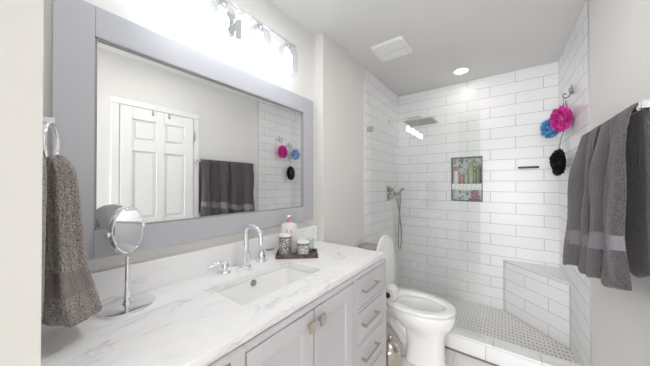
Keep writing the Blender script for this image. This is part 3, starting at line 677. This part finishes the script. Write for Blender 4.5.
# ================================================================== TRAY AND WHAT STANDS ON IT
tr = thing('wooden_tray', 'dark brown rectangular wooden tray on the marble by the faucet', 'tray', (-.995, 1.060, ZC))
MT = Matrix.Translation((-.995, 1.060, ZC)) @ Matrix.Rotation(math.radians(41), 4, 'Z')
bm = bmesh.new(); a, b = .122, .066
box(bm, -a, a, -b, b, .0005, .007)
obj('tray_floor', xf(bm, MT), wood_m, tr, bevel=.001)
bm = bmesh.new()
for q in ((-a, a, -b, -b + .007), (-a, a, b - .007, b), (-a, -a + .007, -b + .007, b - .007), (a - .007, a, -b + .007, b - .007)): box(bm, *q, .007, .023)
obj('tray_rim', xf(bm, MT), wood_m, tr, bevel=.0015)
zt_ = ZC + .0075
def onT(u, v): p = MT @ Vector((u, v, 0)); return p.x, p.y
def jar(name, u, v, r, h, m, label, cat):
    x, y = onT(u, v); t = thing(name, label, cat, (x, y, zt_))
    obj('jar_body', lathe(bmesh.new(), (x, y, zt_), [(r * .96, 0), (r, .004), (r, h - .006), (r * .98, h)], n=32), m, t, smooth=True, angle=50)
    obj('rim_band', lathe(bmesh.new(), (x, y, zt_ + h), [(r * 1.02, -.006), (r * 1.03, 0), (r * 1.0, .003)], n=32), mat('dark_rim', (.12, .12, .14), .3), t, smooth=True)
    return t, x, y
t, x, y = jar('ceramic_canister', -.070, -.021, .0365, .114, damask_dark, 'tall round canister with dark grey scroll pattern at the tray front', 'canister')
obj('lid', lathe(bmesh.new(), (x, y, zt_ + .113), [(.0375, 0), (.0375, .010), (.030, .015), (0, .018)], n=32), white_pl, t, smooth=True)
t, x, y = jar('ceramic_jar', .036, -.020, .0365, .072, damask_light, 'short white jar with a grey scroll pattern on the tray', 'jar')
obj('lid', lathe(bmesh.new(), (x, y, zt_ + .073), [(.037, 0), (.037, .008), (.03, .014), (.008, .018), (.008, .028), (0, .03)], n=32), white_pl, t, smooth=True)
# pump bottle: an oval body
x, y = onT(-.052, .037)
pb = thing('pump_bottle', 'large white pump bottle with a pink pump at the back of the tray', 'bottle', (x, y, zt_))
def oval(ax, bx_, z, n=28): 
    o = []
    for i in range(n):
        q = 2 * math.pi * i / n; p = Matrix.Rotation(math.radians(41), 3, 'Z') @ Vector((ax * math.cos(q), bx_ * math.sin(q), 0)); o.append((x + p.x, y + p.y, z))
    return o
obj('bottle_body', loft(bmesh.new(), [oval(.045, .019, zt_), oval(.048, .021, zt_ + .008), oval(.048, .021, zt_ + .160), oval(.046, .0205, zt_ + .172), oval(.036, .019, zt_ + .181), oval(.018, .015, zt_ + .186), oval(.014, .014, zt_ + .188)]), white_pl, pb, smooth=True, angle=50)
# printed label on the front: grey leaf figure on the left half and small pink lines
R41 = Matrix.Rotation(math.radians(41), 4, 'Z'); BT = Matrix.Translation((x, y, zt_)) @ R41
bm = bmesh.new()
for sx in range(-20, -4, 4):
    for sz in range(6): box(bm, sx / 1000 + (sz % 2) * .0015, sx / 1000 + .0028, -.0222 + abs(sx) * .00012, -.0195, .10 + sz * .009, .106 + sz * .009)
obj('label_print', xf(bm, BT), mat('grey_print', (.25, .27, .27), .5), pb)
bm = bmesh.new()
for k in range(3): box(bm, .004, .022, -.0224, -.0195, .138 - k * .009, .141 - k * .009)
obj('label_text', xf(bm, BT), pump_pink, pb)
obj('pump_collar', lathe(bmesh.new(), (x, y, zt_ + .188), [(.015, 0), (.015, .016), (.011, .018), (.006, .019), (.006, .034)], n=20), pump_pink, pb, smooth=True, angle=40)
bm = lathe(bmesh.new(), (x, y, zt_ + .219), [(.009, 0), (.013, .004), (.013, .010), (.0, .013)], n=16)
tube(bm, [(x, y, zt_ + .225), (x + .012, y - .018, zt_ + .226), (x + .02, y - .03, zt_ + .220)], .0055, 8)
obj('pump_head', bm, white_pl, pb, smooth=True)
# tumbler with brush and green stalk
x, y = onT(.075, .035)
tm = thing('glass_tumbler', 'clear glass tumbler at the back right of the tray', 'tumbler', (x, y, zt_))
obj('cup_wall', lathe(bmesh.new(), (x, y, zt_), [(.0, .002), (.024, .002), (.026, .006), (.029, .085), (.0275, .085), (.0245, .008), (.0, .006)], n=28, cap0=False, cap1=False), cup_m, tm, smooth=True)
def brush(dx, dy, m, h, label, nm):
    b = thing(nm, label, 'toothbrush', (x, y, zt_ + .01), None)
    p0 = Vector((x - dx * .4, y - dy * .4, zt_ + .010)); p1 = Vector((x + dx, y + dy, zt_ + h))
    obj('handle', tube(bmesh.new(), [p0, p0.lerp(p1, .4), p0.lerp(p1, .8), p1], [.004, .0045, .003, .003], 8), m, b, smooth=True)
    d = (p1 - p0).normalized()
    bm = bmesh.new(); tube(bm, [p1 - d * .003, p1 + d * .024], .0052, 8)
    obj('bristle_head', bm, white_pl, b)
brush(.012, .022, white_pl, .125, 'white toothbrush standing upright in the glass tumbler', 'toothbrush')
brush(-.020, -.016, leafg, .085, 'green toothbrush leaning left in the glass tumbler', 'toothbrush')

# ================================================================== STANDING MIRROR
MX, MY, MZ = -1.056, .262, 1.137
sm = thing('makeup_mirror', 'round chrome tabletop mirror on a stem and disc base', 'mirror', (MX, MY, ZC))
obj('base', lathe(bmesh.new(), (MX, MY, ZC), [(.080, 0), (.081, .003), (.080, .008), (.074, .0105), (.0, .0125)], n=56), chrome, sm, smooth=True, angle=40)
nrm = Vector((math.cos(math.radians(46)), math.sin(math.radians(46)), .05)).normalized()
sm_c = Vector((MX, MY, MZ)); side = Vector((-nrm.y, nrm.x, 0)).normalized()
obj('stem', lathe(bmesh.new(), (MX, MY, ZC + .011), [(.016, 0), (.011, .006), (.008, .03), (.0055, .14), (.0055, .165)], n=20), chrome, sm, smooth=True)
hd = obj('mirror_housing', lathe(bmesh.new(), sm_c, [(.078, -.009), (.081, -.0075), (.0825, -.004), (.0825, .004), (.081, .0075), (.078, .009), (.078, .0075), (.0, .0074)], tuple(nrm), 56, cap0=False), chrome, sm, smooth=True, angle=35)
obj('mirror_face', lathe(bmesh.new(), sm_c, [(.078, .0076), (.0, .0077)], tuple(nrm), 56, cap0=False), mirror_m, hd)
obj('mirror_face', lathe(bmesh.new(), sm_c, [(.078, -.0088), (.0, -.0089)], tuple(nrm), 56, cap0=False), mirror_m, hd)
for s in (-1, 1): obj('pivot_screw', lathe(bmesh.new(), sm_c + side * (s * .082), [(.005, 0), (.005, .008), (.008, .010), (.008, .015), (0, .017)], tuple(side * s), 16), chrome, sm, smooth=True)

# ================================================================== TOWEL RING + HAND TOWEL (left)
RX, RY = -.955, .076
tr_ = thing('towel_ring', 'chrome towel ring on the short wall at the left edge', 'towel ring', (RX, .0375, 1.46))
bm = lathe(bmesh.new(), (RX, .0375, 1.462), [(.022, 0), (.022, .006), (.009, .010), (.009, .040), (.012, .044), (.0, .046)], (0, 1, 0), 24)
obj('mount', bm, chrome, tr_, smooth=True, angle=40)
ca, sa = math.cos(math.radians(16)), -math.sin(math.radians(16)); rr = .052
pts = [(RX + ca * rr * math.sin(q), RY - .30 * rr * math.sin(q), 1.404 + rr * math.cos(q)) for q in [2 * math.pi * i / 48 for i in range(48)]]
obj('ring', tube(bmesh.new(), pts, .0052, 10, closed=True), chrome, tr_, smooth=True)
ht = thing('hand_towel', 'taupe grey hand towel bunched through the towel ring over the counter', 'towel', (RX, .1, .93))
def wav(cx, hx, y0, y1, z, amp, n=96, tip=0):
    o = []; cy, hy = (y0 + y1) / 2, (y1 - y0) / 2
    for i in range(n):
        q = 2 * math.pi * i / n; k = 1 + amp * math.sin(6 * q + .8 + z * 1.6) + amp * .5 * math.sin(11 * q + z * 4)
        o.append((cx + hx * k * math.cos(q), max(cy + hy * k * math.sin(q), .042 + .004 * math.cos(9 * q)), z - tip * max(0, math.cos(q)) * .012))
    return o
prof = [(1.374, -.945, .012, .074, .088), (1.370, -.947, .024, .068, .100), (1.355, -.95, .034, .064, .110), (1.335, -.955, .040, .062, .122), (1.30, -.965, .044, .060, .127), (1.25, -.97, .048, .060, .133), (1.19, -.975, .052, .060, .138), (1.13, -.978, .058, .058, .143),
        (1.076, -.98, .066, .056, .149), (1.03, -.98, .076, .052, .158), (.985, -.98, .086, .050, .170), (.95, -.98, .090, .058, .177), (.932, -.98, .086, .066, .174)]
rings = [wav(cx_, hx_, a_, b_, z, .085 if z < 1.34 else .03, tip=1) for z, cx_, hx_, a_, b_ in prof]
bmh = loft(bmesh.new(), rings)
bmesh.ops.subdivide_edges(bmh, edges=[e for e in bmh.edges if abs(e.verts[0].co.z - e.verts[1].co.z) > .02], cuts=2)
for f in bmh.faces:
    z = f.calc_center_median().z
    if 1.005 < z < 1.06: f.material_index = 1
band_l = mat('taupe_band', s2l(142, 133, 130), .85); noisy(band_l, s2l(122, 114, 111), s2l(146, 138, 134), 600, .4, 600, dist=.002)
tc_ = obj('towel_cloth', bmh, [terry_l, band_l], ht, smooth=True)
def fuzz(o, st, sc2, lv=1):
    tx = bpy.data.textures.new('pile', 'CLOUDS'); tx.noise_scale = sc2
    q = o.modifiers.new('sub', 'SUBSURF'); q.levels = lv; q.render_levels = lv
    q = o.modifiers.new('disp', 'DISPLACE'); q.texture = tx; q.strength = st; q.texture_coords = 'LOCAL'
fuzz(tc_, .007, .005, 2)
bm = bmesh.new()
lob = [(1.366, -.905, .010, .046, .058), (1.355, -.905, .020, .043, .064), (1.32, -.90, .028, .042, .066), (1.24, -.895, .034, .042, .064), (1.12, -.89, .036, .042, .062), (1.02, -.89, .036, .042, .062), (.975, -.89, .032, .043, .060), (.965, -.89, .024, .046, .057)]
loft(bm, [wav(cx_, hx_, a_, b_, z, .03) for z, cx_, hx_, a_, b_ in lob])
fl = obj('back_fold', bm, terry_l, ht, smooth=True); fuzz(fl, .004, .005, 1)

# ================================================================== TOWEL BAR + TWO BATH TOWELS (right wall)
BX, BZ = .374, 1.555
tbr = thing('towel_bar', 'chrome towel bar on the right wall holding two grey towels', 'towel bar', (R, 1.6, BZ))
obj('bar', tube(bmesh.new(), [(BX, 1.255, BZ), (BX, 1.985, BZ)], .009, 14), chrome, tbr, smooth=True)
for y in (1.245, 1.992):
    p = obj('post', bx(BX - .013, R - .006, y - .012, y + .012, BZ - .013, BZ + .013), chrome, tbr, bevel=.003)
    obj('post_plate', bx(R - .007, R - .0005, y - .024, y + .024, BZ - .024, BZ + .024), chrome, p, bevel=.002)
def bath_towel(y0, y1, zb0, zb1, seed, label, nfold, band0, flare, ph):   # front layer falls in soft folds
    rnd = random.Random(seed); t = thing('bath_towel', label, 'towel', (BX, (y0 + y1) / 2, .9), 'grey towels on the wall bar')
    NY, path = 64, []
    NV = 64
    bm = bmesh.new(); grid = []
    ampk = [rnd.uniform(.6, 1.2) for _ in range(8)]
    for i in range(NY + 1):
        u = i / NY; col = []
        zf = zb0 + (zb1 - zb0) * u + .010 * math.sin(u * 9 + seed)
        zbk = zf + .05
        for j in range(NV + 1):
            v = j / NV
            if v < .35:      # back layer, bottom to top
                q = v / .35; z = zbk + (BZ - zbk) * q; x = .399 - .012 * q + .003 * math.sin(u * 14)
                x = .402 - (.402 - BX - .016) * max(0, q - .6) / .4; y = y0 + (y1 - y0) * u
            elif v < .42:
                a = (v - .35) / .07 * math.pi; x = BX + .016 * math.cos(a); z = BZ + .017 * math.sin(a); y = y0 + (y1 - y0) * u
            else:
                q = (v - .42) / .58; z = BZ + (zf - BZ) * q
                fold = abs(math.sin(u * math.pi * nfold + ph + .35 * math.sin(q * 2.2 + seed))) ** .62 * (.75 + .25 * math.sin(u * 7 + seed))
                r = .25 + .75 * min(1, q * 3.5) ** .8
                x = BX - .016 - flare * q ** .7 * (.55 + .45 * u) - .052 * r * (fold - .25) * (1 - .1 * q) - .004 * math.sin(q * 11 + u * 5)
                if u < .04 or u > .96: x += .006 * r
                y = y0 + (y1 - y0) * (u + .012 * math.sin(q * 5 + u * 8) * r)
                z -= .012 * fold * q ** 3
            col.append(bm.verts.new((x, y, z)))
        grid.append(col)
    for i in range(NY):
        for j in range(NV):
            f = bm.faces.new((grid[i][j], grid[i + 1][j], grid[i + 1][j + 1], grid[i][j + 1]))
            q = ((j + .5) / NV - .42) / .58
            zc = f.calc_center_median().z
            zl = zb0 + (zb1 - zb0) * i / NY
            if q > 0 and band0 < zc - zl < band0 + .058: f.material_index = 1
    o = obj('towel_cloth', bm, [terry, band_m], t, smooth=True)
    m_ = o.modifiers.new('so', 'SOLIDIFY'); m_.thickness = .009; m_.offset = 0
    tx = bpy.data.textures.new('pile', 'CLOUDS'); tx.noise_scale = .006; 
    sbm = o.modifiers.new('sub', 'SUBSURF'); sbm.levels = 1; sbm.render_levels = 1
    dm = o.modifiers.new('disp', 'DISPLACE'); dm.texture = tx; dm.strength = .006; dm.texture_coords = 'LOCAL'
    return t
bath_towel(1.285, 1.62, .925, .875, 1, 'nearer grey bath towel on the wall bar, at the right edge of the photo', 3.0, .135, .026, .15)
bath_towel(1.632, 1.965, .875, .845, 2, 'farther grey bath towel on the wall bar, next to the shower', 2.0, .125, .050, .1)
